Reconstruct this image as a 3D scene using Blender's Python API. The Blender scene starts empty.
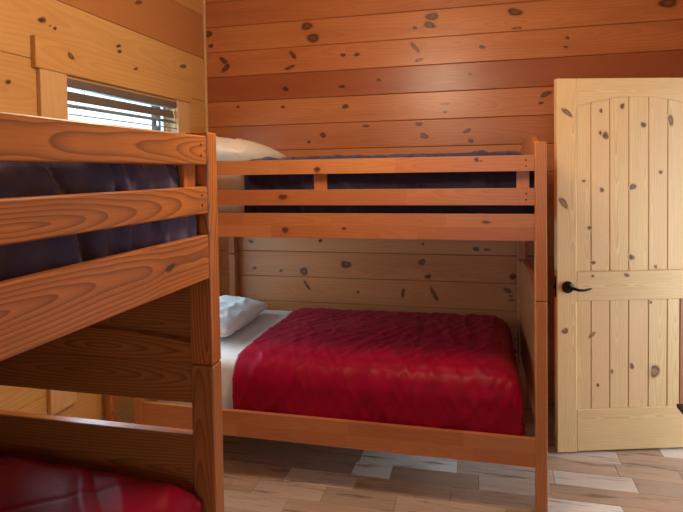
import bpy, bmesh, math, random
from mathutils import Vector, Matrix, noise
random.seed(7)
scene = bpy.context.scene
COL = scene.collection
PI = math.pi

# ------------------------------------------------------------------ node helpers
class NT:
    def __init__(s, name):
        s.m = bpy.data.materials.new(name); s.m.use_nodes = True
        s.t = s.m.node_tree; s.n = s.t.nodes; s.l = s.t.links
        s.p = s.n['Principled BSDF']; s.out = s.n['Material Output']
    def put(s, sock, v):
        if isinstance(v, bpy.types.NodeSocket): s.l.new(v, sock)
        elif isinstance(v, (tuple, list)) and len(v) == 3 and sock.type == 'RGBA': sock.default_value = (*v, 1)
        else: sock.default_value = v
    def math(s, op, a, b=0.0, c=None, clamp=False):
        n = s.n.new('ShaderNodeMath'); n.operation = op; n.use_clamp = clamp
        s.put(n.inputs[0], a); s.put(n.inputs[1], b)
        if c is not None: s.put(n.inputs[2], c)
        return n.outputs[0]
    def vmul(s, v, k):
        n = s.n.new('ShaderNodeVectorMath'); n.operation = 'MULTIPLY'
        s.put(n.inputs[0], v); n.inputs[1].default_value = k
        return n.outputs[0]
    def noise(s, v, scale=1.0, detail=2.0, rough=.5):
        n = s.n.new('ShaderNodeTexNoise'); s.put(n.inputs['Vector'], v)
        n.inputs['Scale'].default_value = scale; n.inputs['Detail'].default_value = detail
        n.inputs['Roughness'].default_value = rough
        return n.outputs[0]
    def mix(s, f, a, b, blend='MIX'):
        n = s.n.new('ShaderNodeMix'); n.data_type = 'RGBA'; n.blend_type = blend
        s.put(n.inputs[0], f); s.put(n.inputs[6], a); s.put(n.inputs[7], b)
        return n.outputs[2]
    def attr(s, name):
        n = s.n.new('ShaderNodeAttribute'); n.attribute_name = name; return n
    def maprange(s, v, a, b, c=0.0, d=1.0):
        n = s.n.new('ShaderNodeMapRange'); s.put(n.inputs[0], v)
        for i, k in enumerate((a, b, c, d)): n.inputs[i + 1].default_value = k
        return n.outputs[0]
    def bump(s, h, strength, dist):
        n = s.n.new('ShaderNodeBump'); n.inputs['Strength'].default_value = strength
        n.inputs['Distance'].default_value = dist; s.put(n.inputs['Height'], h)
        s.l.new(n.outputs[0], s.p.inputs['Normal'])
    def set(s, **k):
        for a, v in k.items(): s.put(s.p.inputs[a.replace('_', ' ')], v)

def wood(name, light, dark, alt, alt2=None, freq=60., ring=.5, sharp=2.0, slope=.05, fiber=.25, rough=.4, blot=.2,
         knot=(.05, .018, .01), streak=0.0, coat=0.0, wob=.03):
    """Plain-sawn timber: growth rings cut by the board's face, from the board's own grain coordinates."""
    s = NT(name)
    gp = s.attr('gp').outputs['Vector']; tone = s.attr('tone').outputs['Fac']; kn = s.attr('knot').outputs['Fac']
    sep = s.n.new('ShaderNodeSeparateXYZ'); s.put(sep.inputs[0], gp)
    a, w, t = sep.outputs
    n1 = s.noise(s.vmul(gp, (1.6, 6, 6)), 1, 2); n2 = s.noise(s.vmul(gp, (2.1, 4, 4)), 1.3, 2)
    n1 = s.math('SUBTRACT', n1, .5); n2 = s.math('SUBTRACT', n2, .5)
    w2 = s.math('MULTIPLY_ADD', n1, wob * 2, w)
    t2 = s.math('MULTIPLY_ADD', s.math('SINE', s.math('MULTIPLY', a, 2.3)), slope, t)
    t2 = s.math('MULTIPLY_ADD', n2, wob * 3, t2)
    r = s.math('SQRT', s.math('ADD', s.math('MULTIPLY', w2, w2), s.math('MULTIPLY', t2, t2)))
    saw = s.math('FRACT', s.math('MULTIPLY', r, freq))
    up = s.math('POWER', saw, sharp)
    dn = s.maprange(saw, .9, 1.0, 1.0, 0.0)
    rg = s.math('MULTIPLY', up, dn)
    fib = s.noise(s.vmul(gp, (7, 260, 260)), 1, 3, .6)
    blo = s.noise(s.vmul(gp, (1.5, 9, 9)), 1, 3)
    c = s.mix(s.math('MULTIPLY', rg, ring, clamp=True), light, dark)
    c = s.mix(s.math('MULTIPLY', s.maprange(fib, .45, .75), fiber), c, dark)
    c = s.mix(s.math('MULTIPLY', s.maprange(blo, .42, .7), blot), c, dark)
    f = s.math('MULTIPLY', s.math('MAXIMUM', tone, 0.0), 1.0, clamp=True)
    c = s.mix(f, c, s.mix(s.math('MULTIPLY', rg, ring * .6, clamp=True), alt, s.mix(.45, alt, dark)))
    if alt2:
        f = s.math('MULTIPLY', s.math('MULTIPLY', tone, -1.0), 1.0, clamp=True)
        c = s.mix(f, c, s.mix(s.math('MULTIPLY', rg, ring * .6, clamp=True), alt2, s.mix(.45, alt2, dark)))
    if streak:
        st = s.noise(s.vmul(gp, (3.2, 34, 34)), 1, 4, .65)
        c = s.mix(s.math('MULTIPLY', s.maprange(st, .56, .68), streak), c, (dark[0] * .35, dark[1] * .3, dark[2] * .3))
    kk = s.noise(s.vmul(gp, (70, 70, 70)), 1, 2)
    c = s.mix(s.math('MULTIPLY', kn, s.maprange(kk, .2, .6, .7, 1.0), clamp=True), c, knot)
    s.set(Base_Color=c, Roughness=s.maprange(fib, .3, .8, rough - .04, rough + .08))
    if coat: s.set(Coat_Weight=coat, Coat_Roughness=.30)
    s.bump(s.math('ADD', s.math('MULTIPLY', fib, .5), rg), .12, .002)
    return s.m

def plain(name, col, rough=.5, metal=0.0, **k):
    s = NT(name)
    tc = s.n.new('ShaderNodeTexCoord')
    v = s.noise(tc.outputs['Object'], 12, 3)
    c = s.mix(s.maprange(v, .3, .7), tuple(x * .9 for x in col), col)
    s.set(Base_Color=c, Roughness=rough, Metallic=metal, **k)
    return s.m

def cloth(name, col, col2, rough=.6, sheen=.3, weave=900, bump=.1, spec=.4, tint=None):
    s = NT(name)
    tc = s.n.new('ShaderNodeTexCoord')
    v = s.noise(tc.outputs['Object'], 9, 3)
    c = s.mix(s.maprange(v, .35, .7), col, col2)
    s.set(Base_Color=c, Roughness=rough, Sheen_Weight=sheen, Sheen_Roughness=.4, Specular_IOR_Level=spec)
    if tint: s.set(Sheen_Tint=tint)
    fine = s.noise(tc.outputs['Object'], weave, 2)
    cr = s.noise(tc.outputs['Object'], 38, 3)
    s.bump(s.math('ADD', s.math('MULTIPLY', fine, .15), cr), bump, .004)
    return s.m

M = {}
M['pine_back'] = wood('amber_pine_wall', (.54, .20, .068), (.36, .105, .032), (.22, .030, .012), (.60, .27, .105), freq=60, ring=.5, sharp=1.6, slope=.05, fiber=.22, rough=.36, blot=.55, knot=(.055, .012, .006), coat=.15, wob=.02)
M['pine_left'] = wood('lit_pine_wall', (.66, .37, .125), (.48, .22, .06), (.42, .14, .04), (.70, .43, .16), freq=45, ring=.5, sharp=1.6, slope=.05, fiber=.22, rough=.4, blot=.4, knot=(.08, .018, .008), coat=.1, wob=.02)  # same pine as the back wall, its different light put into the colour
M['pine_trim'] = wood('pale_pine_trim', (.70, .44, .20), (.55, .30, .12), (.45, .2, .08), freq=30, ring=.35, rough=.4, blot=.2)
M['pine_door'] = wood('bare_pine_door', (.74, .55, .285), (.58, .33, .135), (.30, .085, .03), (.70, .455, .245), freq=120, ring=.8, sharp=1.4, slope=.02, fiber=.5, rough=.42, blot=.2, knot=(.12, .04, .016), wob=.014)
M['bed_dark'] = wood('grained_bed_pine', (.66, .235, .048), (.17, .042, .012), (.50, .14, .045), (.40, .18, .065), freq=105, ring=1.0, sharp=2.2, slope=.045, fiber=.3, rough=.36, blot=.25, coat=.25, wob=.011)
M['bed_back'] = wood('smooth_bed_pine', (.54, .205, .070), (.34, .10, .03), (.42, .13, .045), (.60, .26, .10), freq=75, ring=.45, sharp=1.8, slope=.04, wob=.015, fiber=.25, rough=.36, blot=.22, knot=(.09, .018, .01), coat=.3)
M['floor'] = wood('rustic_hardwood', (.56, .395, .285), (.29, .18, .12), (.90, .90, .88), (.40, .30, .245), freq=90, ring=.45, sharp=1.6, slope=.04, fiber=.4, rough=.34, blot=.5, streak=.8, coat=.2, wob=.02)
M['gap'] = plain('shadowed_gap_board', (.10, .045, .02), .8)
M['red'] = cloth('crimson_comforter', (.32, .002, .028), (.25, .002, .022), .42, .03, bump=.2, spec=.13, tint=(1, .35, .6, 1))
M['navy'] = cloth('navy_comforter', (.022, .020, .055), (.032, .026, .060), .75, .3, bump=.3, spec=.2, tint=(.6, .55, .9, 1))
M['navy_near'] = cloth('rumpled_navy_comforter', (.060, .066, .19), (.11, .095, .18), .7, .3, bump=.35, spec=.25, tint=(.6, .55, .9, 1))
M['white'] = cloth('white_cotton', (.78, .80, .80), (.72, .74, .75), .7, .2, bump=.15)
M['cream'] = cloth('cream_cotton', (.80, .76, .66), (.72, .68, .58), .7, .2, bump=.15)
M['black'] = plain('black_metal', (.012, .012, .014), .32, .6)
M['blackwood'] = plain('black_lacquer', (.010, .008, .008), .6)
M['blind'] = plain('grey_brown_blind', (.16, .13, .11), .5)
M['cord'] = plain('blind_cord', (.12, .11, .10), .8)
M['sash'] = plain('white_sash', (.70, .72, .70), .4)
M['plaster'] = plain('hall_paint', (.75, .73, .70), .8)
M['lattice'] = plain('weathered_lattice', (.06, .055, .05), .8)
M['ground'] = plain('grassy_ground', (.10, .14, .06), .9)
M['screw'] = plain('dark_screw_hole', (.03, .012, .006), .7)
s = NT('clear_pane')
tr = s.n.new('ShaderNodeBsdfTransparent'); gl = s.n.new('ShaderNodeBsdfGlossy'); gl.inputs['Roughness'].default_value = .02
mx = s.n.new('ShaderNodeMixShader')
mx.inputs[0].default_value = .06; s.l.new(tr.outputs[0], mx.inputs[1]); s.l.new(gl.outputs[0], mx.inputs[2])
s.l.new(mx.outputs[0], s.out.inputs[0]); M['glass'] = s.m
s = NT('lamp_glass'); s.set(Base_Color=(.9, .85, .75), Emission_Color=(1, .72, .42), Emission_Strength=6.0); M['lampglass'] = s.m

# ------------------------------------------------------------------ mesh accumulator
class MB:
    def __init__(s):
        s.v = []; s.f = []; s.gp = []; s.tone = []; s.kn = []; s.mi = []; s.boards = []
    def _frame(s, size, axis):
        o = [i for i in range(3) if i != axis]
        wi, ti = (o[0], o[1]) if size[o[0]] >= size[o[1]] else (o[1], o[0])
        return wi, ti
    def _grain(s, c, size, axis, tone, rand):
        wi, ti = s._frame(size, axis)
        off = (rand.uniform(-20, 20), rand.uniform(-.35, .35) * size[wi], rand.uniform(.008, .035))
        b = dict(c=tuple(c), size=tuple(size), axis=axis, wi=wi, ti=ti, off=off, tone=tone)
        s.boards.append(b); return b
    def _g(s, b, p):
        return (p[b['axis']] + b['off'][0], p[b['wi']] - b['c'][b['wi']] + b['off'][1], p[b['ti']] - b['c'][b['ti']] + b['off'][2])
    def _add(s, vs, fs, b, mi=0):
        n = len(s.v); s.v += [tuple(p) for p in vs]; s.f += [tuple(i + n for i in f) for f in fs]
        s.gp += [s._g(b, p) for p in vs]; s.tone += [b['tone']] * len(vs); s.kn += [0.0] * len(vs); s.mi += [mi] * len(fs)
    def box(s, lo, hi, bevel=.0, axis=0, tone=0.0, mi=0, seg=1, rand=random):
        c = [(a + b) / 2 for a, b in zip(lo, hi)]; size = [b - a for a, b in zip(lo, hi)]
        bm = bmesh.new(); bmesh.ops.create_cube(bm, size=1.0)
        for v in bm.verts: v.co = Vector([v.co[i] * size[i] + c[i] for i in range(3)])
        if bevel > 0:
            bmesh.ops.bevel(bm, geom=bm.edges[:], offset=min(bevel, min(size) * .45), segments=seg, affect='EDGES', profile=.5)
        bm.verts.index_update()
        b = s._grain(c, size, axis, tone, rand)
        s._add([v.co[:] for v in bm.verts], [[v.index for v in f.verts] for f in bm.faces], b, mi); bm.free()
        return b
    def prism(s, poly, ax, a0, a1, grain=0, tone=0.0, mi=0):
        """poly: points in the two axes other than ax, in axis order; extruded along ax."""
        o = [i for i in range(3) if i != ax]; n = len(poly); vs = []
        for a in (a0, a1):
            for p in poly:
                q = [0, 0, 0]; q[ax] = a; q[o[0]], q[o[1]] = p; vs.append(q)
        fs = [tuple(range(n - 1, -1, -1)), tuple(range(n, 2 * n))] + [(i, (i + 1) % n, n + (i + 1) % n, n + i) for i in range(n)]
        lo = [min(v[i] for v in vs) for i in range(3)]; hi = [max(v[i] for v in vs) for i in range(3)]
        b = s._grain([(x + y) / 2 for x, y in zip(lo, hi)], [y - x for x, y in zip(lo, hi)], grain, tone, random)
        s._add(vs, fs, b, mi)
    def lathe(s, prof, c, axis=2, n=20, mi=0):
        """prof: (radius, height) pairs along axis."""
        vs = []; fs = []; o = [(axis + 1) % 3, (axis + 2) % 3]
        for r, h in prof:
            for k in range(n):
                q = list(c); q[axis] += h; q[o[0]] += r * math.cos(2 * PI * k / n); q[o[1]] += r * math.sin(2 * PI * k / n); vs.append(q)
        for j in range(len(prof) - 1):
            for k in range(n): fs.append((j * n + k, j * n + (k + 1) % n, (j + 1) * n + (k + 1) % n, (j + 1) * n + k))
        fs += [tuple(range(n - 1, -1, -1)), tuple((len(prof) - 1) * n + k for k in range(n))]
        b = s._grain(c, (1, 1, 1), axis, 0, random); s._add(vs, fs, b, mi)
    def tube(s, pts, r, n=8, mi=0, flat=1.0):
        vs = []; fs = []; pts = [Vector(p) for p in pts]
        for i, p in enumerate(pts):
            d = (pts[min(i + 1, len(pts) - 1)] - pts[max(i - 1, 0)]).normalized()
            u = d.cross(Vector((0, 0, 1)) if abs(d.z) < .9 else Vector((1, 0, 0))).normalized(); w = d.cross(u)
            rr = r[i] if isinstance(r, (list, tuple)) else r
            for k in range(n): vs.append(p + u * rr * flat * math.cos(2 * PI * k / n) + w * rr * math.sin(2 * PI * k / n))
        for j in range(len(pts) - 1):
            for k in range(n): fs.append((j * n + k, j * n + (k + 1) % n, (j + 1) * n + (k + 1) % n, (j + 1) * n + k))
        fs += [tuple(range(n - 1, -1, -1)), tuple((len(pts) - 1) * n + k for k in range(n))]
        b = s._grain(pts[0], (1, 1, 1), 0, 0, random); s._add(vs, fs, b, mi)
    def knot(s, c, u, v, nrm, mi=0, dark=1.0):
        """a knot let into the face of the board that lies under the point c"""
        best = None; lift = random.uniform(.0004, .0012)
        for b in s.boards:
            m = max(abs(c[i] - b['c'][i]) - b['size'][i] / 2 for i in range(3))
            if best is None or m < best[0]: best = (m, b)
        b = best[1]; c = Vector(c); u = Vector(u); v = Vector(v); nrm = Vector(nrm)
        u = u * .95; v = v * .95; big = max(u.length, v.length)
        rings = ((.0, .75), (.45, .8), (.72, 1.0), (.92, .9), (1.1, .3), (1.45, 0.0)) if big > .022 else ((.0, 1.), (.6, 1.), (.95, .85), (1.15, .25), (1.5, 0.0))
        n = 14
        if abs(nrm.x) + abs(nrm.y) > .5:
            hz = b['size'][2] / 2 - .004; ez = abs(u.z) + abs(v.z)
            if ez * 1.45 < hz: c.z = min(max(c.z, b['c'][2] - hz + ez * 1.45), b['c'][2] + hz - ez * 1.45)
        vs = [c + nrm * lift]; ks = [rings[0][1] * dark]; fs = []
        ph = random.uniform(0, 6)
        for r, k in rings[1:]:
            for j in range(n):
                a = 2 * PI * j / n; q = r * (1 + .13 * math.sin(2 * a + ph) + .08 * math.sin(3 * a + 2 * ph))
                p = c + u * q * math.cos(a) + v * q * math.sin(a) + nrm * lift
                if nrm.y:   # stay on the board
                    p.z = min(max(p.z, b['c'][2] - b['size'][2] / 2 + .003), b['c'][2] + b['size'][2] / 2 - .003)
                elif nrm.x:
                    p.z = min(max(p.z, b['c'][2] - b['size'][2] / 2 + .003), b['c'][2] + b['size'][2] / 2 - .003)
                vs.append(p); ks.append(k * dark)
        for j in range(n): fs.append((0, 1 + j, 1 + (j + 1) % n))
        for q in range(len(rings) - 2):
            for j in range(n): fs.append((1 + q * n + j, 1 + (q + 1) * n + j, 1 + (q + 1) * n + (j + 1) % n, 1 + q * n + (j + 1) % n))
        # face the room
        e1 = (vs[1] - vs[0]); e2 = (vs[2] - vs[0])
        if e1.cross(e2).dot(nrm) < 0: fs = [tuple(reversed(f)) for f in fs]
        k0 = len(s.kn); s._add(vs, fs, b, mi); s.kn[k0:] = ks
    def build(s, name, mats, parent=None, smooth=False, loc=None):
        me = bpy.data.meshes.new(name); me.from_pydata(s.v, [], s.f)
        for nm, ty, data, w in (('gp', 'FLOAT_VECTOR', s.gp, 3), ('tone', 'FLOAT', s.tone, 1), ('knot', 'FLOAT', s.kn, 1)):
            at = me.attributes.new(nm, ty, 'POINT')
            if w == 3: at.data.foreach_set('vector', [x for g in data for x in g])
            else: at.data.foreach_set('value', data)
        if not isinstance(mats, (list, tuple)): mats = [mats]
        for m in mats: me.materials.append(m)
        me.polygons.foreach_set('material_index', s.mi)
        if smooth: me.polygons.foreach_set('use_smooth', [True] * len(me.polygons))
        me.update()
        o = bpy.data.objects.new(name, me); COL.objects.link(o)
        if parent: o.parent = parent
        if loc: o.location = loc
        return o

def empty(name, loc, rz=0.0):
    o = bpy.data.objects.new(name, None); COL.objects.link(o); o.location = loc; o.rotation_euler = (0, 0, rz)
    o.empty_display_size = .2; return o
def tag(o, label, cat, group=None):
    o['label'] = label; o['category'] = cat
    if group: o['group'] = group
    return o
def structure(o): o['kind'] = 'structure'; return o

# ------------------------------------------------------------------ measurements (metres)
XL, XR, YB, YF, ZC = -1.992, 1.26, 3.82, -2.2, 2.92
PITCH, PHASE = .1838, .619

BACK_KNOTS=[(-1.190,2.626,0.045,-0.003,-0.000,-0.025),(-1.147,2.510,0.051,0.005,0.005,-0.028),(-0.310,2.598,0.040,-0.003,-0.000,-0.027),(-0.327,2.539,0.037,-0.003,-0.000,-0.023),(-0.426,2.439,0.028,-0.031,-0.011,-0.010),(-0.400,2.309,0.025,0.010,0.005,-0.011),(0.225,2.581,0.044,-0.004,-0.000,-0.026),(1.123,2.562,0.050,-0.004,0.000,-0.030),(0.016,2.369,0.019,-0.001,-0.000,-0.013),(-1.835,2.427,0.030,-0.036,-0.014,-0.010),(-1.822,2.302,0.032,0.032,0.013,-0.011),(-1.961,2.598,0.032,-0.002,-0.001,-0.026),(-1.938,2.508,0.018,-0.001,-0.000,-0.016),(-1.299,2.400,0.026,-0.027,-0.011,-0.009),(-1.324,2.288,0.035,0.013,0.006,-0.012),(-0.930,2.377,0.017,-0.001,-0.000,-0.013),(-0.830,2.374,0.021,-0.001,-0.000,-0.012),(-1.360,2.161,0.023,-0.001,-0.000,-0.017),(-0.941,2.158,0.023,-0.001,-0.000,-0.011),(-0.677,2.189,0.018,-0.001,-0.000,-0.010),(-0.918,2.017,0.023,-0.001,-0.000,-0.016),(-1.382,2.033,0.015,-0.001,-0.000,-0.009),(-1.732,2.048,0.014,-0.001,-0.000,-0.009),(-1.085,1.822,0.024,-0.001,-0.000,-0.017),(-1.190,1.776,0.013,-0.000,-0.000,-0.011),(-0.773,1.876,0.024,-0.001,-0.000,-0.009),(-0.371,1.794,0.027,-0.001,-0.000,-0.020),(-0.404,1.877,0.023,-0.001,-0.000,-0.015),(0.536,2.334,0.013,-0.001,-0.000,-0.008),(0.545,2.391,0.013,-0.001,-0.000,-0.009),(-0.063,2.196,0.013,-0.001,-0.000,-0.010),(0.415,2.067,0.032,0.018,0.007,-0.014),(0.384,1.985,0.018,-0.001,-0.000,-0.008),(-0.229,2.005,0.027,-0.001,-0.000,-0.008),(-0.085,1.819,0.025,0.008,0.004,-0.013),(-0.060,1.752,0.020,-0.001,-0.000,-0.012),(-0.229,1.951,0.013,-0.001,-0.000,-0.010),(-0.425,2.527,0.014,-0.001,-0.000,-0.010),(0.231,2.464,0.025,0.003,0.001,-0.008),(0.256,2.476,0.012,-0.001,-0.000,-0.006),(-1.651,1.054,0.021,0.000,-0.000,-0.013),(-1.116,1.069,0.015,0.000,-0.000,-0.013),(-1.627,0.858,0.016,0.000,-0.000,-0.011),(-1.420,0.845,0.012,0.000,-0.000,-0.010),(-1.244,0.839,0.033,0.001,-0.000,-0.025),(-1.223,0.760,0.023,-0.032,-0.009,-0.007),(-0.931,0.901,0.035,0.001,-0.000,-0.027),(-0.394,0.932,0.016,-0.013,-0.016,-0.019),(-0.354,0.823,0.020,0.001,-0.000,-0.017),(-0.314,0.748,0.028,-0.054,-0.011,-0.006),(-0.032,1.028,0.023,0.000,-0.000,-0.013),(0.039,1.026,0.026,0.000,-0.000,-0.007),(0.205,0.850,0.019,0.001,-0.000,-0.021),(0.169,0.756,0.021,-0.012,-0.008,-0.015),(0.197,0.693,0.019,0.001,-0.000,-0.008),(0.191,0.720,0.013,0.000,-0.000,-0.007),(-0.527,0.713,0.003,0.035,0.011,-0.001),(-0.386,1.056,0.009,0.000,-0.000,-0.009),(-0.847,0.708,0.014,0.001,-0.000,-0.007)]
LEFT_KNOTS=[(2.227,2.291,0.022,-0.002,-0.008,-0.015),(2.308,2.272,0.013,0.003,-0.000,-0.007),(2.377,2.151,0.021,-0.015,-0.011,-0.008),(2.276,2.276,0.006,0.002,-0.000,-0.005),(2.796,2.292,0.021,0.004,-0.000,-0.009),(2.803,2.262,0.021,0.004,-0.000,-0.009),(2.913,2.203,0.020,0.004,-0.000,-0.008),(3.503,2.303,0.038,-0.000,-0.010,-0.015),(2.020,1.971,0.016,0.002,-0.000,-0.009),(3.000,2.595,0.036,0.010,-0.001,-0.012)]
DOOR_KNOTS=[(0.057,1.858,0.028,-0.025,-0.008,-0.009),(0.248,1.867,0.009,-0.000,0.000,-0.011),(0.273,1.733,0.012,-0.014,-0.014,-0.012),(0.245,1.747,0.009,-0.000,0.000,-0.011),(0.366,1.890,0.011,-0.000,0.000,-0.017),(0.482,1.789,0.014,-0.000,0.000,-0.016),(0.036,1.374,0.019,-0.033,-0.013,-0.007),(0.154,1.490,0.008,-0.000,-0.000,-0.008),(0.253,1.440,0.011,-0.000,0.000,-0.014),(0.424,1.454,0.017,0.014,0.009,-0.011),(0.579,1.532,0.010,-0.000,0.000,-0.011),(0.185,1.236,0.012,-0.000,-0.000,-0.011),(0.204,1.046,0.013,-0.000,-0.000,-0.011),(0.417,1.071,0.011,0.011,0.012,-0.012),(0.553,1.016,0.010,-0.000,0.000,-0.009),(0.043,0.679,0.017,-0.000,-0.000,-0.016),(0.198,0.650,0.016,0.018,0.007,-0.006),(0.550,0.439,0.028,-0.001,0.000,-0.033),(0.634,1.812,0.016,0.003,0.005,-0.027),(0.386,0.998,0.016,-0.006,-0.003,-0.008),(0.198,0.975,0.008,-0.000,-0.000,-0.008),(0.421,0.471,0.011,-0.000,0.000,-0.017),(0.231,0.372,0.007,-0.000,-0.000,-0.011),(0.526,0.820,0.008,-0.000,0.000,-0.008),(0.309,0.446,0.008,-0.000,0.000,-0.011)]
BUNK_KNOTS=[(1.037,1.569,0.018,-0.000,-0.000,-0.012),(0.859,1.440,0.021,-0.000,-0.000,-0.015),(1.783,1.610,0.011,-0.000,-0.000,-0.009),(1.794,1.598,0.017,-0.000,-0.000,-0.004),(0.869,1.278,0.018,0.000,-0.000,-0.013),(1.166,1.296,0.012,0.000,-0.000,-0.006),(1.823,1.324,0.017,0.000,-0.000,-0.007),(2.067,0.626,0.008,0.001,-0.000,-0.007)]
LAMP = (-.37, 2.05, 2.66)
E_LAMP, C_LAMP = 61., (1, .77, .52)
E_WIN, C_WIN = 92., (.48, .78, 1.0)
E_HALL, C_HALL = 66., (.80, .91, 1.0)
E_FRONT, C_FRONT = 12., (.85, .93, 1.0)
EXPO = -.14
CAM = ((-.23721772, .97091902, -.03231124), (.97143286, .23684861, -.01486377), (.00677864, .03491415, .99936733))


# ------------------------------------------------------------------ walls of horizontal tongue-and-groove boards
def board_wall(axis, face, depth, a0, a1, z1, phase, openings=(), tones=None, mb=None, pitch=PITCH):
    """axis 0: boards run along x on a wall whose face is y=face; axis 1: along y on the wall x=face. depth is signed, away from the room."""
    mb = mb or MB(); g = .0012
    k = math.floor((0 - phase) / pitch)
    while phase + k * pitch < z1:
        lo, hi = max(0, phase + k * pitch), min(z1, phase + (k + 1) * pitch)
        if hi - lo > .01:
            tone = tones(k) if tones else random.uniform(-.4, .35)
            cells = [(a0, a1, lo, hi)]
            for o in openings:       # boards run past an opening at full height; only the lengths above and below it are cut
                if o[2] < hi and o[3] > lo:
                    cells = [(a0, o[0], lo, hi), (o[1], a1, lo, hi)]
                    if o[2] - lo > .004: cells.append((o[0], o[1], lo, o[2]))
                    if hi - o[3] > .004: cells.append((o[0], o[1], o[3], hi))
            for p0, p1, c0, c1 in cells:
                f0, f1 = sorted((face, face + depth))
                if axis == 0: mb.box((p0, f0, c0 + g), (p1, f1, c1 - g), .0032, 0, tone)
                else: mb.box((f0, p0, c0 + g), (f1, p1, c1 - g), .0032, 1, tone)
        k += 1
    # backing behind the grooves
    f0, f1 = sorted((face + depth * .5, face + depth * 3.5))
    zc = sorted({0, z1} | {z for o in openings for z in (o[2], o[3])})
    for c0, c1 in zip(zc, zc[1:]):
        spans = [(a0, a1)]
        for o in openings:
            if o[2] <= (c0 + c1) / 2 <= o[3]:
                spans = [q for p in spans for q in ((p[0], min(p[1], o[0])), (max(p[0], o[1]), p[1])) if q[1] - q[0] > .005]
        for p0, p1 in spans:
            if axis == 0: mb.box((p0 + .001, f0, c0), (p1 - .001, f1, c1), 0, 0, 0, 1)
            else: mb.box((f0, p0 + .001, c0), (f1, p1 - .001, c1), 0, 1, 0, 1)
    return mb

bt = {8: .58, 9: .0, 7: -.1, 6: .15, 10: -.15, 11: .1, 12: .0}     # the dark heartwood board runs above the door
mb = board_wall(0, YB, .02, XL - .05, XR + .15, ZC, PHASE, tones=lambda k: bt.get(k, random.uniform(-.5, -.1)))
for x, z, ux, uz, vx, vz in BACK_KNOTS: mb.knot((x, YB, z), (ux, 0, uz), (vx, 0, vz), (0, -1, 0))
structure(mb.build('wall_back', [M['pine_back'], M['gap']]))

WY0, WY1, WZ0, WZ1 = 2.352, 3.392, .53, 2.057
lt = {7: -.25, 8: .75, 9: .2, 6: -.1, 5: -.1}
mb = board_wall(1, XL, -.02, YF, YB, ZC, 2.413 - 8 * .3145, [(WY0, WY1, WZ0, WZ1)], tones=lambda k: lt.get(k, random.uniform(-.4, .2)), pitch=.3145)
for y, z, uy, uz, vy, vz in LEFT_KNOTS: mb.knot((XL, y, z), (0, uy, uz), (0, vy, vz), (1, 0, 0))
structure(mb.build('wall_left', [M['pine_left'], M['gap']]))

DY0, DY1, DZ1 = 2.555, 3.435, 2.065
structure(board_wall(1, XR, .02, YF, YB, ZC, PHASE, [(DY0, DY1, 0, DZ1)]).build('wall_right', [M['pine_left'], M['gap']]))
FX0, FX1, FZ0, FZ1 = -.5, .7, .9, 2.05
structure(board_wall(0, YF, -.02, XL - .05, XR + .15, ZC, PHASE, [(FX0, FX1, FZ0, FZ1)]).build('wall_front', [M['pine_left'], M['gap']]))
# ceiling of boards
mb = MB(); y = YF - .1
while y < YB + .1:
    mb.box((XL - .1, y + .001, ZC), (XR + .15, y + .139, ZC + .02), .003, 0, random.uniform(-.4, .3)); y += .14
mb.box((XL - .15, YF - .15, ZC + .015), (XR + 1.7, YB + .15, ZC + .06), 0, 0, 0, 1)
structure(mb.build('ceiling', [M['pine_left'], M['gap']]))

# floor of short rustic planks, along x
mb = MB(); rnd = random.Random(21)
PW = .1315; y = 3.005 + 7 * PW
while y > YF:
    x = XL - .05 - rnd.uniform(0, .4); row = []
    fixed = []
    if abs(y - 3.005) < .01: fixed = [(-1.55, -1.05, -.6), (-1.05, -.645, -.15), (-.645, -.13, .95), (-.13, .35, .25)]
    elif abs(y - 3.005 + PW) < .01: fixed = [(-1.27, -.66, -.75), (-.66, -.46, 1.0), (-.46, -.02, -.25)]
    elif abs(y - 3.005 - PW) < .01: fixed = [(-1.5, -.87, .62), (-.87, -.50, .9)]
    elif abs(y - 3.005 + 2 * PW) < .01: fixed = [(-1.7, -.98, -.35), (-.98, -.62, .4), (-.62, -.15, -.1), (-.15, .24, -.4), (.24, .62, .75)]
    elif abs(y - 3.005 + 3 * PW) < .01: fixed = [(-1.6, -1.1, .0), (-1.1, -.75, .15), (-.75, -.40, -.55), (-.40, .1, .1), (.1, .6, -.2)]
    elif abs(y - 3.005 + 4 * PW) < .01: fixed = [(-1.6, -.9, .1), (-.9, -.4, -.15), (-.4, .1, .15)]
    xs = []
    for a, b, t in fixed:
        while x < a - .12:
            e = min(a, x + rnd.uniform(.22, .7))
            if a - e < .12: e = a
            xs.append((x, e, None)); x = e
        if x < a: xs.append((x, a, None))
        xs.append((a, b, t)); x = b
    while x < XR + 1.5:
        e = x + rnd.uniform(.22, .8); xs.append((x, e, None)); x = e
    for a, b, t in xs:
        if t is None: t = rnd.choice([-.8, -.4, -.2, .05, .2, .35, .5])
        mb.box((a + .0006, y - PW + .0006, -.02), (b - .0006, y - .0006, 0), .0012, 0, t, 0, 1, rnd)
    y -= PW
mb.box((XL - .1, YF - .1, -.06), (XR + 1.65, YB + .1, -.019), 0, 0, 0, 1)
structure(mb.build('floor', [M['floor'], M['gap']]))

# corner strip
mb = MB(); mb.box((XL, YB - .022, 0), (XL + .02, YB, ZC), .006, 2, -.2, 0, 2)
structure(mb.build('trim_1', M['pine_trim']))

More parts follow.
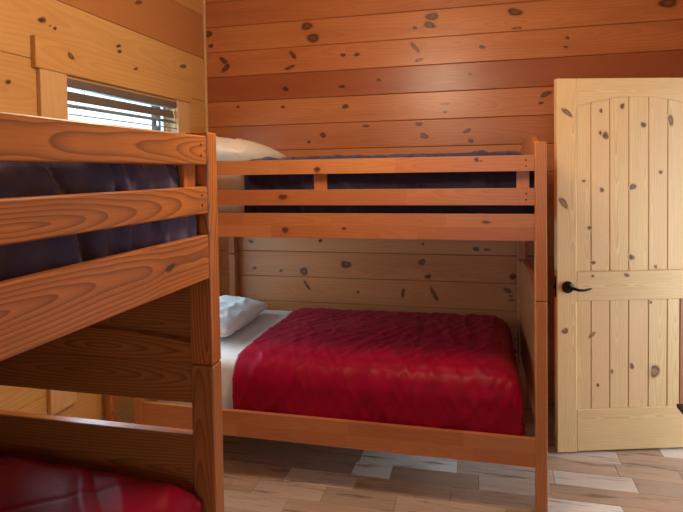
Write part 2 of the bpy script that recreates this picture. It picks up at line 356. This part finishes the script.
# ------------------------------------------------------------------ window behind the beds
win = structure(empty('window_1', (XL, (WY0 + WY1) / 2, WZ0)))
def wpart(mb, name, mat, parent=win):
    o = mb.build(name, mat, parent); o.matrix_parent_inverse = Matrix.Translation(-Vector(win.location)) if parent is win else Matrix(); return o
m_ = MB(); m_.box((XL, WY0 - .172, WZ0 - .10), (XL + .024, WY0, WZ1), .003, 2, -.15); wpart(m_, 'window_casing', M['pine_trim'])
m_ = MB(); m_.box((XL, WY1, WZ0 - .10), (XL + .02, WY1 + .152, WZ1), .003, 2, -.1); wpart(m_, 'window_casing', M['pine_trim'])
m_ = MB(); m_.box((XL, WY0 - .20, WZ1 + .001), (XL + .028, WY1 + .17, WZ1 + .147), .003, 1, -.1)
m_.knot((XL + .028, 2.377, 2.151), (0, .021, -.015), (0, -.011, -.008), (1, 0, 0)); m_.knot((XL + .028, 2.913, 2.19), (0, .02, .004), (0, 0, -.009), (1, 0, 0))
wpart(m_, 'head_casing', M['pine_left'])
m_ = MB(); m_.box((XL - .02, WY0, WZ0 - .03), (XL + .045, WY1, WZ0), .004, 1, 0); wpart(m_, 'window_sill', M['pine_trim'])
m_ = MB()
for y0, y1 in ((WY0, WY0 + .004), (WY1 - .004, WY1)): m_.box((XL - .09, y0, WZ0), (XL, y1, WZ1), 0, 2)
m_.box((XL - .09, WY0 + .012, WZ1 - .012), (XL, WY1 - .012, WZ1), 0, 1); m_.box((XL - .09, WY0 + .012, WZ0), (XL - .0201, WY1 - .012, WZ0 + .012), 0, 1)
wpart(m_, 'window_jamb', M['pine_trim'])
for z0, z1, x in ((WZ0 + .012, 1.30, XL - .062), (1.27, WZ1 - .012, XL - .086)):
    m_ = MB(); a, b = WY0 + .012, WY1 - .012
    m_.box((x, a, z0), (x + .022, a + .035, z1), .002, 2); m_.box((x, b - .035, z0), (x + .022, b, z1), .002, 2)
    m_.box((x, a + .035, z0), (x + .022, b - .035, z0 + .035), .002, 1); m_.box((x, a + .035, z1 - .035), (x + .022, b - .035, z1), .002, 1)
    fr_ = wpart(m_, 'window_sash', M['sash'])
    m_ = MB(); m_.box((x + .009, a + .034, z0 + .034), (x + .013, b - .034, z1 - .034)); m_.build('window_pane', M['glass'], fr_)

# blind: a headrail, tilted slats, ladder cords
bl = empty('window_blind', (XL - .02, (WY0 + WY1) / 2, 1.40))
tag(bl, 'grey-brown slatted blind hanging in the pine-framed window above the near bunk', 'blind')
def bpart(mb, name, mat): o = mb.build(name, mat, bl); o.matrix_parent_inverse = Matrix.Translation(-Vector(bl.location)); return o
b0, b1 = WY0 + .005, WY1 - .006
m_ = MB(); m_.box((XL - .035, b0, 2.000), (XL + .012, b1, 2.043), .004, 1); bpart(m_, 'headrail', M['blind'])
z = 1.960; k = 0
while z > 1.42:
    tilt = math.radians(78 if k == 0 else (30 if k == 1 else 12))
    m_ = MB(); w = .024; c = math.cos(tilt); sn = math.sin(tilt); xc = XL - .010
    pts = []
    for q in range(7):
        u = -w + 2 * w * q / 6; bow = .003 * (1 - (u / w) ** 2)
        pts.append((xc + u * c - bow * sn, z + u * sn * -1 + bow * c))
    poly = pts + [(p[0], p[1] - .0022) for p in reversed(pts)]
    m_.prism(poly, 1, b0 + .001, b1 - .001, 1); bpart(m_, 'slat', M['blind'])
    z -= .048 if k == 0 else .043; k += 1
m_ = MB(); m_.box((XL - .033, b0 + .006, 1.400), (XL + .008, b1 - .006, 1.416), .003, 1); bpart(m_, 'bottom_rail', M['blind'])
for y in (b0 + .14, (b0 + b1) / 2, b1 - .14):
    m_ = MB()
    for dx in (-.036, .0155): m_.tube([(XL - .010 + dx, y, 1.41), (XL - .010 + dx, y, WZ1 - .06)], .0011, 6)
    bpart(m_, 'cord', M['cord'])

# outside: a lattice screen beyond the window's far end, and the ground
lat = MB()
for j in range(6):
    lat.box((-2.44, 3.80 + j * .095, -.07), (-2.42, 3.84 + j * .095, 2.30), .002, 2)
for j in range(25):
    lat.box((-2.42, 3.80, .0 + j * .09), (-2.40, 4.40, .036 + j * .09), .002, 1)
tag(lat.build('lattice_screen', M['lattice']), 'dark weathered lattice screen standing outside the window', 'lattice')
g = MB(); g.box((-14, -8, -.30), (XL - .2, 12, -.07)); structure(g.build('ground', M['ground']))

# ------------------------------------------------------------------ unseen front window, added behind the viewer for fill light
fw_ = structure(empty('added_window', ((FX0 + FX1) / 2, YF, FZ0)))
def fpart(mb, name, mat, parent=fw_):
    o = mb.build(name, mat, parent)
    if parent is fw_: o.matrix_parent_inverse = Matrix.Translation(-Vector(fw_.location))
    return o
m_ = MB(); m_.box((FX0 - .1, YF, FZ0 - .1), (FX0, YF + .02, FZ1 + .1), .003, 2); m_.box((FX1, YF, FZ0 - .1), (FX1 + .1, YF + .02, FZ1 + .1), .003, 2)
m_.box((FX0, YF, FZ1), (FX1, YF + .02, FZ1 + .1), .003, 0); m_.box((FX0, YF, FZ0 - .1), (FX1, YF + .02, FZ0), .003, 0); fpart(m_, 'window_casing', M['pine_trim'])
m_ = MB(); m_.box((FX0, YF - .05, FZ0), (FX0 + .04, YF - .03, FZ1)); m_.box((FX1 - .04, YF - .05, FZ0), (FX1, YF - .03, FZ1))
m_.box((FX0 + .04, YF - .05, FZ0), (FX1 - .04, YF - .03, FZ0 + .04)); m_.box((FX0 + .04, YF - .05, FZ1 - .04), (FX1 - .04, YF - .03, FZ1)); sa_ = fpart(m_, 'window_sash', M['sash'])
m_ = MB(); m_.box((FX0 + .039, YF - .042, FZ0 + .039), (FX1 - .039, YF - .038, FZ1 - .039)); fpart(m_, 'window_pane', M['glass'], sa_)

# ------------------------------------------------------------------ doorway, hall beyond it and the open door
m_ = MB()
for y0, y1 in ((DY0 - .09, DY0), (DY1, DY1 + .09)): m_.box((XR - .018, y0, 0), (XR, y1, DZ1 + .09), .003, 2)
m_.box((XR - .018, DY0, DZ1), (XR, DY1, DZ1 + .09), .003, 1)
m_.box((XR, DY0, 0), (XR + .09, DY0 + .012, DZ1), 0, 2); m_.box((XR + .012, DY1 - .004, 0), (XR + .09, DY1, DZ1), 0, 2)
structure(m_.build('trim_2', M['pine_trim']))
m_ = MB(); m_.box((XR + 1.55, 1.0, 0), (XR + 1.6, 4.6, ZC + .015)); m_.box((XR + .09, 4.55, 0), (XR + 1.55, 4.6, ZC + .015)); m_.box((XR + .09, 1.0, 0), (XR + 1.55, 1.05, ZC + .015))
structure(m_.build('wall_hall', M['plaster']))

ANG = math.radians(16.2)
door = structure(empty('door_1', (.3977, 3.1734, 0), ANG))
DW, DT = .862, .036
S0, S1 = .108, .754
m_ = MB(); m_.box((0, 0, .010), (S0, DT, 2.040), .003, 2, -.1)
DK = lambda mb, s0, s1, z0, z1: [mb.knot((s, 0 if s0 == 0 else .003, z), (us, 0, uz), (vs, 0, vz), (0, -1, 0)) for s, z, us, uz, vs, vz in DOOR_KNOTS if s0 < s < s1 and z0 < z < z1]
DK(m_, 0, S0, 0, 3); m_.build('stile', M['pine_door'], door)
m_ = MB(); m_.box((S1, 0, .010), (DW, DT, 2.040), .003, 2, -.2); m_.build('stile', M['pine_door'], door)
n = 24; arch = []
for i in range(n + 1):
    u = i / n; arch.append((S0 + (S1 - S0) * u, 1.890 + .052 * (1 - (2 * u - 1) ** 2)))
m_ = MB(); m_.prism([(S1 - .0015, 2.039), (S0 + .0015, 2.039)] + arch, 1, .003, DT - .001, 0, -.05); m_.build('top_rail', M['pine_door'], door)
m_ = MB(); m_.box((S0 + .0015, .003, .838), (S1 - .0015, DT - .003, .999), .004, 0, .05); DK(m_, S0, S1, .838, .999); m_.build('lock_rail', M['pine_door'], door)
m_ = MB(); m_.box((S0 + .0015, .003, .012), (S1 - .0015, DT - .003, .243), .004, 0, -.1); m_.build('bottom_rail', M['pine_door'], door)
for z0, z1, seams in ((.999, 1.960, [S0, .193, .297, .402, .513, .619, .725, S1]), (.243, .838, [S0, .193, .297, .402, .513, .619, .690, S1])):
    m_ = MB()
    for i, (a, b) in enumerate(zip(seams, seams[1:])):
        tone = [-.1, -.45, -.1, .0, -.5, -.2, -.5][i] if z1 > 1 else [-.3, -.8, -.3, -.7, -.2, -.3, .95][i]
        m_.box((a + .0010, .012, z0 - .003), (b - .0010, DT - .012, z1 + .002), .0035, 2, tone)
    for s, z, us, uz, vs, vz in DOOR_KNOTS:
        if S0 < s < S1 and z0 + .01 < z < z1: m_.knot((s, .012, z), (us, 0, uz), (vs, 0, vz), (0, -1, 0))
    m_.box((S0, .0155, z0), (S1, DT - .0155, z1 - .003), 0, 2, 0, 1); m_.build('plank_panel', [M['pine_door'], M['gap']], door)
for sgn, y0 in ((-1, 0.0), (1, DT)):
    m_ = MB(); m_.lathe([(.0, 0), (.032, 0), (.033, sgn * .006), (.028, sgn * .011), (.013, sgn * .014), (.011, sgn * .040), (.0, sgn * .041)], (.058, y0, .918), 1, 24)
    h_ = m_.build('door_handle', M['black'], door, True)
    y1 = y0 + sgn * .043
    m_ = MB(); m_.tube([(.050, y1, .918), (.075, y1, .917), (.100, y1 + sgn * .004, .909), (.130, y1 + sgn * .003, .908), (.160, y1 - sgn * .002, .913), (.172, y1 - sgn * .005, .915)], [.010, .0095, .008, .0065, .0055, .004], 10)
    m_.build('lever', M['black'], h_, True)
m_ = MB(); m_.box((-.0015, .008, .862), (.001, DT - .008, .974), 0, 2); m_.box((-.012, .012, .908), (-.0015, DT - .012, .928), .003, 2); m_.build('latch', M['black'], door)
for z in (.25, 1.05, 1.82):
    m_ = MB(); m_.lathe([(.006, 0), (.006, .09)], (DW + .004, -.004, z), 2, 12); m_.build('hinge', M['black'], door, True)

# ------------------------------------------------------------------ bunk beds
def segs(mb, x0, x1, y0, y1, z0, z1, rows, rnd, lo, hi):
    """a finger-jointed rail: butt-glued lengths, flush"""
    zs = [z0 + (z1 - z0) * i / rows for i in range(rows + 1)]
    for r in range(rows):
        x = x0
        while x < x1 - 1e-6:
            e = x + rnd.uniform(.28, .75)
            if x1 - e < .15: e = x1
            mb.box((x, y0, zs[r]), (e, y1, zs[r + 1]), 0, 0, rnd.uniform(lo, hi), 0, 1, rnd); x = e

def bunk(loc, rz, L, W, pl, pw, mat, lr, low, joint, top, panels, seed, jointed, knots, slats, low_head=False):
    rnd = random.Random(seed); root = empty('bunk_bed', loc, rz); t = .026
    for x0 in (0, L - pl):
        for y0 in (0, W - pw):
            m_ = MB(); m_.box((x0, y0, 0), (x0 + pl, y0 + pw, joint - .0012), .005, 2, rnd.uniform(-.5, -.2), 0, 2, rnd); m_.build('post', mat, root)
            m_ = MB(); m_.box((x0, y0, joint + .0012), (x0 + pl, y0 + pw, top), .005, 2, rnd.uniform(-.4, .2), 0, 2, rnd); m_.build('post', mat, root)
    for side, (y0, y1) in enumerate(((.003, .003 + t), (W - t - .003, W - .003))):
        fs = (0, -1, 0)
        def rail(name, z0, z1, rows):
            m_ = MB()
            if jointed: segs(m_, pl + .0008, L - pl - .0008, y0, y1, z0, z1, rows, rnd, -.6, .7)
            else: m_.box((pl + .0008, y0, z0), (L - pl - .0008, y1, z1), .004, 0, rnd.uniform(-.15, .1), 0, 2, rnd)
            if side == 0:
                for x, z, ux, uz, vx, vz in knots:
                    if z0 + .004 < z < z1 - .004 and pl < x < L - pl: m_.knot((x, y0, z), (ux, 0, uz), (vx, 0, vz), fs)
            return m_.build(name, mat, root)
        g1 = rail('guard_rail', lr[1], lr[0], 1); g2 = rail('guard_rail', lr[3], lr[2], 1)
        rail('side_rail', lr[5], lr[4], 2); rail('side_rail', low[0], low[1], 2)
        if side == 0:
            for g, za, zb in ((g1, lr[1], lr[0]), (g2, lr[3], lr[2])):
                for x in (pl + .037, L - pl - .037):
                    for z in (za + (zb - za) * .32, za + (zb - za) * .68):
                        m_ = MB(); m_.lathe([(.004, 0), (.004, -.0015)], (x, y0 + .0008, z), 1, 10); m_.build('screw', M['screw'], g)
        ys = (y1 + .0005, y1 + .0165) if side == 0 else (y0 - .0165, y0 - .0005)
        for x0, x1 in slats:
            m_ = MB(); m_.box((x0, ys[0], lr[3] + .01), (x1, ys[1], lr[0] - .01), .002, 2, rnd.uniform(-.2, .3), 0, 1, rnd); m_.build('guard_support', mat, root)
        for z1 in (low[0] + .028, lr[5] + .022):
            m_ = MB(); a, b = (y1, y1 + .022) if side == 0 else (y0 - .022, y0)
            m_.box((pl + .03, a, z1 - .026), (L - pl - .03, b, z1), .002, 0, 0, 0, 1, rnd); m_.build('ledger', mat, root)
    for z in (low[0] + .028, lr[5] + .022):
        for i in range(8):
            x = pl + .08 + i * (L - 2 * pl - .24) / 7
            m_ = MB(); m_.box((x, t + .006, z + .0005), (x + .08, W - t - .006, z + .017), .002, 1, 0, 0, 1, rnd); m_.build('bed_slat', mat, root)
    for end, xa in enumerate((.012, L - pl + .012)):
        xb = xa + pl - .024
        for z0, zs, zp in (panels if end or not low_head else [(panels[0][0], .60, .64)] + panels[1:]):
            m_ = MB(); x0, x1 = (xa, xb) if z0 != 1.02 else (xb + .0005, xb + .0115)
            if zs == zp:
                m_.box((x0, pw + .0006, z0), (x1, W - pw - .0006, zs), .003, 1, rnd.uniform(-.5, -.2), 0, 1, rnd)
            else:
                ya, yb = pw + .0006, W - pw - .0006
                crest = [(ya + (yb - ya) * i / 24, zs + (zp - zs) * (1 - abs(2 * i / 24 - 1) ** 2.4)) for i in range(25)]
                m_.prism([(yb, z0), (ya, z0)][::-1][::-1] + crest, 0, x0, x1, 1, .5 if jointed else rnd.uniform(-.45, -.1))
            m_.build('end_panel', mat, root)
    return root

BBX, BBY, BBL, BBW = -1.80, 2.571, 2.0815, 1.235
bb = bunk((BBX, BBY, 0), 0, BBL, BBW, .0495, .062, M['bed_back'], (1.6213, 1.5507, 1.4752, 1.3997, 1.3599, 1.2417), (.2246, .3512), .9727, 1.678,
          [(.36, .955, 1.012), (1.27, 1.636, 1.735)], 3, True, BUNK_KNOTS, ((.30, .366), (1.011, 1.077), (1.956, 2.012)), True)
tag(bb, 'smooth orange wooden bunk bed standing along the back wall beside the pale door', 'bunk bed', 'pine bunk beds')
LBX, LBL, LBW, LBPL = -.803, 2.08, 1.125, .061
LBY = 1.607 - LBL
LK = [(1.30, 1.585, .03, .006, -.002, -.011), (1.00, 1.50, .03, .0, 0, -.014), (1.80, 1.31, .02, .004, 0, -.01), (1.15, 1.32, .02, 0, 0, -.009)]
lb = bunk((LBX, LBY, 0), PI / 2, LBL, LBW, LBPL, .075, M['bed_dark'], (1.6734, 1.5862, 1.5213, 1.4393, 1.3741, 1.2396), (.2246, .3512), .968, 1.686,
          [(.50, .739, .739), (.8404, .9685, .9685), (.9688, 1.03, 1.062), (1.02, 1.25, 1.25), (1.27, 1.60, 1.69)], 5, False, LK, ((.10, .165), (1.00, 1.065), (1.925, 1.995)))
tag(lb, 'heavily grained orange wooden bunk bed nearest the camera, under the window', 'bunk bed', 'pine bunk beds')

# ------------------------------------------------------------------ bedding
def put(me_v, me_f, name, mat, parent=None, loc=(0, 0, 0), rot=(0, 0, 0)):
    me = bpy.data.meshes.new(name); me.from_pydata(me_v, [], me_f); me.materials.append(mat)
    me.polygons.foreach_set('use_smooth', [True] * len(me.polygons)); me.update()
    o = bpy.data.objects.new(name, me); COL.objects.link(o); o.location = loc; o.rotation_euler = rot
    if parent: o.parent = parent
    return o

def mattress(root, x0, x1, y0, y1, z0, z1, mat, label):
    bm = bmesh.new(); bmesh.ops.create_cube(bm, size=1)
    for v in bm.verts: v.co = Vector(((x0 + x1) / 2 + v.co.x * (x1 - x0), (y0 + y1) / 2 + v.co.y * (y1 - y0), (z0 + z1) / 2 + v.co.z * (z1 - z0)))
    bmesh.ops.bevel(bm, geom=bm.edges[:], offset=.045, segments=5, affect='EDGES', profile=.5)
    me = bpy.data.meshes.new('mattress'); bm.to_mesh(me); bm.free(); me.materials.append(mat)
    me.polygons.foreach_set('use_smooth', [True] * len(me.polygons))
    o = bpy.data.objects.new('mattress', me); COL.objects.link(o); o.location = root.location; o.rotation_euler = root.rotation_euler
    o.modifiers.new('shading', 'WEIGHTED_NORMAL')
    return tag(o, label, 'mattress', 'mattresses on the bunk beds')

def prof(s, flat, r):
    if s <= flat: return s, 0.0
    a = (s - flat) / r
    if a < PI / 2: return flat + r * math.sin(a), r * (1 - math.cos(a))
    return flat + r, r + (s - flat - r * PI / 2)

def comforter(name, root, x0, x1, y0, y1, top, low, r, crown, mat, label, wr, seed, rx=None, left_drop=False, tilt=0.0):
    """a puffy cover: lies on the mattress, rolls over the front, back and foot edges and is tucked down inside the rails"""
    rx = rx or r; step = .0105
    fy = (y1 - y0) - 2 * r; fx = (x1 - x0) - rx - (rx if left_drop else 0); hd = top - low
    sy = [i for i in (lambda a, n: [a * k / n for k in range(n + 1)])(fy + 2 * (r * PI / 2 + max(0, hd - r)), 1)]
    TY = sy[-1]; ny = int(TY / step); TX = fx + (rx * PI / 2 + max(0, hd - rx)) * (2 if left_drop else 1); nx = int(TX / step)
    ty = r * PI / 2 + max(0, hd - r); tx = rx * PI / 2 + max(0, hd - rx)
    verts = []; arc = []
    for j in range(ny + 1):
        s = TY * j / ny
        if s < ty + fy / 2:
            p, d = prof(ty + fy / 2 - s, fy / 2, r); y = (y0 + y1) / 2 - p
        else:
            p, d = prof(s - ty - fy / 2, fy / 2, r); y = (y0 + y1) / 2 + p
        for i in range(nx + 1):
            q = TX * i / nx
            if left_drop:
                if q < tx + fx / 2: px, dx = prof(tx + fx / 2 - q, fx / 2, rx); x = (x0 + x1) / 2 - px
                else: px, dx = prof(q - tx - fx / 2, fx / 2, rx); x = (x0 + x1) / 2 + px
            else:
                px, dx = prof(q, fx, rx); x = x0 + px
                if q < .03: dx = .012 * (1 - q / .03) ** 2
            D = min((d ** 3 + dx ** 3) ** (1 / 3), hd)
            v = (y - (y0 + y1) / 2) / ((y1 - y0) / 2); u = (x - (x0 + x1) / 2) / ((x1 - x0) / 2)
            z = top - D + crown * (1 - v * v) * (1 - .5 * u ** 4) + tilt * u
            verts.append(Vector((x, y, z))); arc.append((q, s))
    W1 = nx + 1
    faces = [(j * W1 + i, j * W1 + i + 1, (j + 1) * W1 + i + 1, (j + 1) * W1 + i) for j in range(ny) for i in range(nx)]
    me = bpy.data.meshes.new('t'); me.from_pydata(verts, [], faces); me.update()
    nor = [v.normal.copy() for v in me.vertices]; bpy.data.meshes.remove(me)
    out = []
    for k, v in enumerate(verts):
        out.append(tuple(v + nor[k] * wr(arc[k][0], arc[k][1], v, seed)))
    o = put(out, faces, name, mat, None, root.location, root.rotation_euler)
    sm = o.modifiers.new('thickness', 'SOLIDIFY'); sm.thickness = .012; sm.offset = -1
    return tag(o, label, 'comforter', 'comforters on the bunk beds')

def ridge(x, y, z, p=1.0):
    return (1 - min(1, abs(noise.noise(Vector((x, y, z)))) * 2.2)) ** p
def rot(q, s, a): return q * math.cos(a) + s * math.sin(a), -q * math.sin(a) + s * math.cos(a)
def seam(t, period, w): d = abs((t / period + .5) % 1 - .5) * period; return math.exp(-(d / w) ** 2)

def wr_red(q, s, v, seed):
    a, b = rot(q, s, 1.05); c, d = rot(q, s, -1.0)
    h = .0052 * ridge(a * 2.2, b * 14, seed, 2.6) + .0055 * ridge(c * 3.0, d * 17, seed + 7, 2.4)
    h += .0085 * ridge(q * 11, s * 2.6, seed + 3, 2.0) * max(0, min(1, (q - .55) / .5)) * max(0, min(1, (s - .45) / .3))
    h += .010 * noise.noise(Vector((q * 3.2, s * 3.2, seed)))
    h -= .003 * seam(s - .28, .40, .010) + .003 * seam(q + .12, .52, .010)
    return h
def wr_navy(q, s, v, seed):
    a, b = rot(q, s, .35)
    h = .010 * ridge(a * 9, b * 2.2, seed, 1.6) + .012 * noise.noise(Vector((q * 3.0, s * 3.0, seed)))
    h += .004 * ridge(q * 22, s * 5, seed + 4, 2)
    h -= .006 * seam(q, .30, .012)
    return h
def wr_navy_near(q, s, v, seed):
    a, b = rot(q, s, .25)
    h = .020 * ridge(a * 9, b * 1.5, seed, 1.5) + .016 * noise.noise(Vector((q * 2.6, s * 3.4, seed)))
    h += .017 * ridge(q * 15, s * 2.4, seed + 4, 1.1) - .006
    h -= .020 * ridge(a * 7.5, b * 1.1, seed + 9, 7)
    return h
def wr_red_near(q, s, v, seed):
    a, b = rot(q, s, .9)
    h = .008 * ridge(a * 3.0, b * 8, seed, 1.6) + .010 * noise.noise(Vector((q * 3.0, s * 3.0, seed)))
    h -= .004 * seam(q + s, .42, .012) + .004 * seam(q - s, .42, .012)
    return h

def pillow(root, c, size, rotv, mat, label, seed, sag=.0):
    n = 36; vs = []; fs = []
    lx, ly, h = size
    for side in (1, -1):
        for j in range(n + 1):
            for i in range(n + 1):
                u = -1 + 2 * i / n; v = -1 + 2 * j / n
                # square with slightly drawn-in sides and pointed corners
                x = u * (1 - .07 * (1 - v * v) * 0 - .06 * (1 - abs(v)) * abs(u) ** 3); y = v * (1 - .05 * (1 - abs(u)) * abs(v) ** 3)
                e = max(0, (1 - abs(u) ** 2.6)) ** .55 * max(0, (1 - abs(v) ** 2.6)) ** .55
                z = side * h / 2 * e
                wv = .011 * ridge(u * 1.8 + seed, v * 2.6, seed, 2.5) * (e ** .5) + .010 * noise.noise(Vector((u * 1.6, v * 1.6, seed))) * e
                vs.append((x * lx / 2, y * ly / 2, z + side * wv - sag * u * u))
    N = (n + 1) ** 2
    for j in range(n):
        for i in range(n):
            a = j * (n + 1) + i
            fs.append((a, a + 1, a + n + 2, a + n + 1)); fs.append((N + a, N + a + n + 1, N + a + n + 2, N + a + 1))
    bm = bmesh.new(); bv = [bm.verts.new(v) for v in vs]
    for f in fs: bm.faces.new([bv[i] for i in f])
    bmesh.ops.remove_doubles(bm, verts=bm.verts, dist=.0004)
    me = bpy.data.meshes.new('pillow'); bm.to_mesh(me); bm.free(); me.materials.append(mat)
    me.polygons.foreach_set('use_smooth', [True] * len(me.polygons))
    o = bpy.data.objects.new('pillow', me); COL.objects.link(o)
    o.matrix_world = root_mat(root) @ Matrix.Translation(c) @ Matrix.Rotation(rotv[2], 4, 'Z') @ Matrix.Rotation(rotv[1], 4, 'Y') @ Matrix.Rotation(rotv[0], 4, 'X')
    return tag(o, label, 'pillow', 'pillows on the back bunk')
def root_mat(root): return Matrix.Translation(root.location) @ Matrix.Rotation(root.rotation_euler[2], 4, 'Z')

# back bunk
zl, zu = .2246 + .0455, 1.2417 + .0395
mattress(bb, .06, BBL - .15, .075, BBW - .08, zl, .585, M['white'], 'white-sheeted mattress showing at the pillow end of the lower back bunk')
mattress(bb, .06, BBL - .075, .075, BBW - .08, zu, 1.595, M['white'], 'white-sheeted mattress showing between the rails of the upper back bunk')
comforter('comforter', bb, .552, BBL - .105, .045, BBW - .04, .612, .335, .13, .022, M['red'],
          'crimson comforter spread over the lower back bunk beside the white pillow', wr_red, 4.3, rx=.13)
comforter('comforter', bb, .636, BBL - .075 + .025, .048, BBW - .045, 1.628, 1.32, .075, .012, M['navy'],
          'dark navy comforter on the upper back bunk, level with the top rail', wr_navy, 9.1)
pillow(bb, (.225, .62, .672), (.36, .70, .15), (0, .10, .03), M['white'], 'white pillow on the lower back bunk beside the crimson comforter', 2.2)
pillow(bb, (.30, .62, 1.690), (.44, .80, .16), (0, .09, .0), M['white'], 'pale pillow on the upper back bunk rising above its top rail', 5.7)
# near bunk
ZL, ZU = zl, 1.2396 + .0395
mattress(lb, .075, LBL - .075, .075, LBW - .08, ZL, .60, M['white'], 'mattress under the crimson comforter of the near lower bunk')
mattress(lb, .075, LBL - .075, .075, LBW - .08, ZU, 1.52, M['white'], 'mattress under the rumpled navy comforter of the near upper bunk')
comforter('comforter', lb, .15, LBL - LBPL - .008, .045, LBW - .05, .625, .40, .08, .055, M['red'],
          'crimson comforter on the lower level of the near grained bunk', wr_red_near, 1.7, rx=.12)
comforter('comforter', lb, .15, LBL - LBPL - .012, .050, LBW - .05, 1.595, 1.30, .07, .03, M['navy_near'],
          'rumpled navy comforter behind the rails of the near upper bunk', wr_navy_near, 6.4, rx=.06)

# ------------------------------------------------------------------ upright board between the far bunk and the left wall
m_ = MB(); m_.box((-1.955, 2.55, 0), (-1.925, 2.60, 1.10), .004, 2, -.3)
tag(m_.build('wooden_board', M['bed_dark']), 'narrow brown board standing upright between the back bunk and the window wall', 'board')

# dark table by the right wall, only a corner of it in view
tb = empty('table', (.93, 1.70, 0)); tag(tb, 'black table whose corner juts in beside the pale door', 'table')
def tpart(mb, name, mat): o = mb.build(name, mat, tb); o.matrix_parent_inverse = Matrix.Translation(-Vector(tb.location)); return o
m_ = MB(); m_.box((.654, 1.25, .726), (1.225, 2.12, .740), .002, 1); tpart(m_, 'tabletop', M['blackwood'])
m_ = MB(); m_.box((.74, 1.31, .66), (1.18, 2.06, .7255), .002, 1); tpart(m_, 'apron', M['blackwood'])
for x in (.735, 1.145):
    for y in (1.30, 2.03): m_ = MB(); m_.box((x, y, 0), (x + .04, y + .04, .66), .003, 2); tpart(m_, 'leg', M['blackwood'])

# ------------------------------------------------------------------ lamp, daylight, camera
LX, LY, LZ = LAMP
cl = empty('ceiling_light', (LX, LY, ZC)); tag(cl, 'round frosted ceiling light hanging in the middle of the room', 'lamp')
m_ = MB(); m_.lathe([(.0, -.002), (.09, -.002), (.09, -.03), (.02, -.05), (.02, LZ - ZC + .13), (.06, LZ - ZC + .12), (.06, LZ - ZC + .105), (.0, LZ - ZC + .104)], (0, 0, 0), 2, 28); m_.build('lamp_base', M['black'], cl, True)
def light(name, kind, loc, energy, col, rot=None, **k):
    d = bpy.data.lights.new(name, kind); d.energy = energy; d.color = col
    for a, v in k.items(): setattr(d, a, v)
    o = bpy.data.objects.new(name, d); COL.objects.link(o); o.location = loc
    if rot: o.rotation_euler = rot
    return o
m_ = MB(); m_.lathe([(.05, .104), (.07, .10), (.105, .06), (.12, .0), (.105, -.06), (.06, -.10), (.0, -.118)], (0, 0, LZ - ZC), 2, 28); gs = m_.build('lamp_globe', M['lampglass'], cl, True)
gs.visible_shadow = True
light('ceiling_bulb', 'POINT', (LX, LY, LZ - .26), E_LAMP, C_LAMP, shadow_soft_size=.19)
light('window_daylight', 'AREA', (XL - .75, (WY0 + WY1) / 2, 1.35), E_WIN, C_WIN, (0, -PI / 2, 0), shape='RECTANGLE', size=1.9, size_y=1.5)
light('hall_daylight', 'AREA', (XR + 1.3, 2.95, 1.0), E_HALL, C_HALL, (0, PI / 2, 0), shape='RECTANGLE', size=1.8, size_y=1.3)
light('front_fill_light', 'AREA', ((FX0 + FX1) / 2, YF - .35, 1.6), E_FRONT, C_FRONT, (PI / 2, 0, 0), shape='RECTANGLE', size=1.5, size_y=1.4)  # added fill lamp, set outside the unseen front window

wd = bpy.data.worlds.new('day'); scene.world = wd; wd.use_nodes = True
bg = wd.node_tree.nodes['Background']; bg.inputs[0].default_value = (.78, .95, 1.0, 1); bg.inputs[1].default_value = 2.2

cam = bpy.data.objects.new('camera', bpy.data.cameras.new('camera')); COL.objects.link(cam)
FW, RT, UP = Vector(CAM[0]), Vector(CAM[1]), Vector(CAM[2])
Rm = Matrix((RT, UP, -FW)).transposed()
cam.matrix_world = Matrix.Translation((0, 0, 1.5591)) @ Rm.to_4x4()
cam.data.sensor_fit = 'HORIZONTAL'; cam.data.sensor_width = 36
cam.data.lens = 556.939 / 683 * 36
cam.data.shift_x = -(344.557 - 341.5) / 683
cam.data.shift_y = (189.749 - 256) / 683
cam.data.clip_start = .02
scene.camera = cam
scene.view_settings.view_transform = 'Standard'; scene.view_settings.look = 'None'
scene.view_settings.exposure = EXPO; scene.view_settings.gamma = 1; scene.view_settings.use_curve_mapping = False
scene.cycles.use_denoising = True
scene.cycles.max_bounces = 10; scene.cycles.diffuse_bounces = 5; scene.cycles.transparent_max_bounces = 12
scene.cycles.sample_clamp_indirect = 6
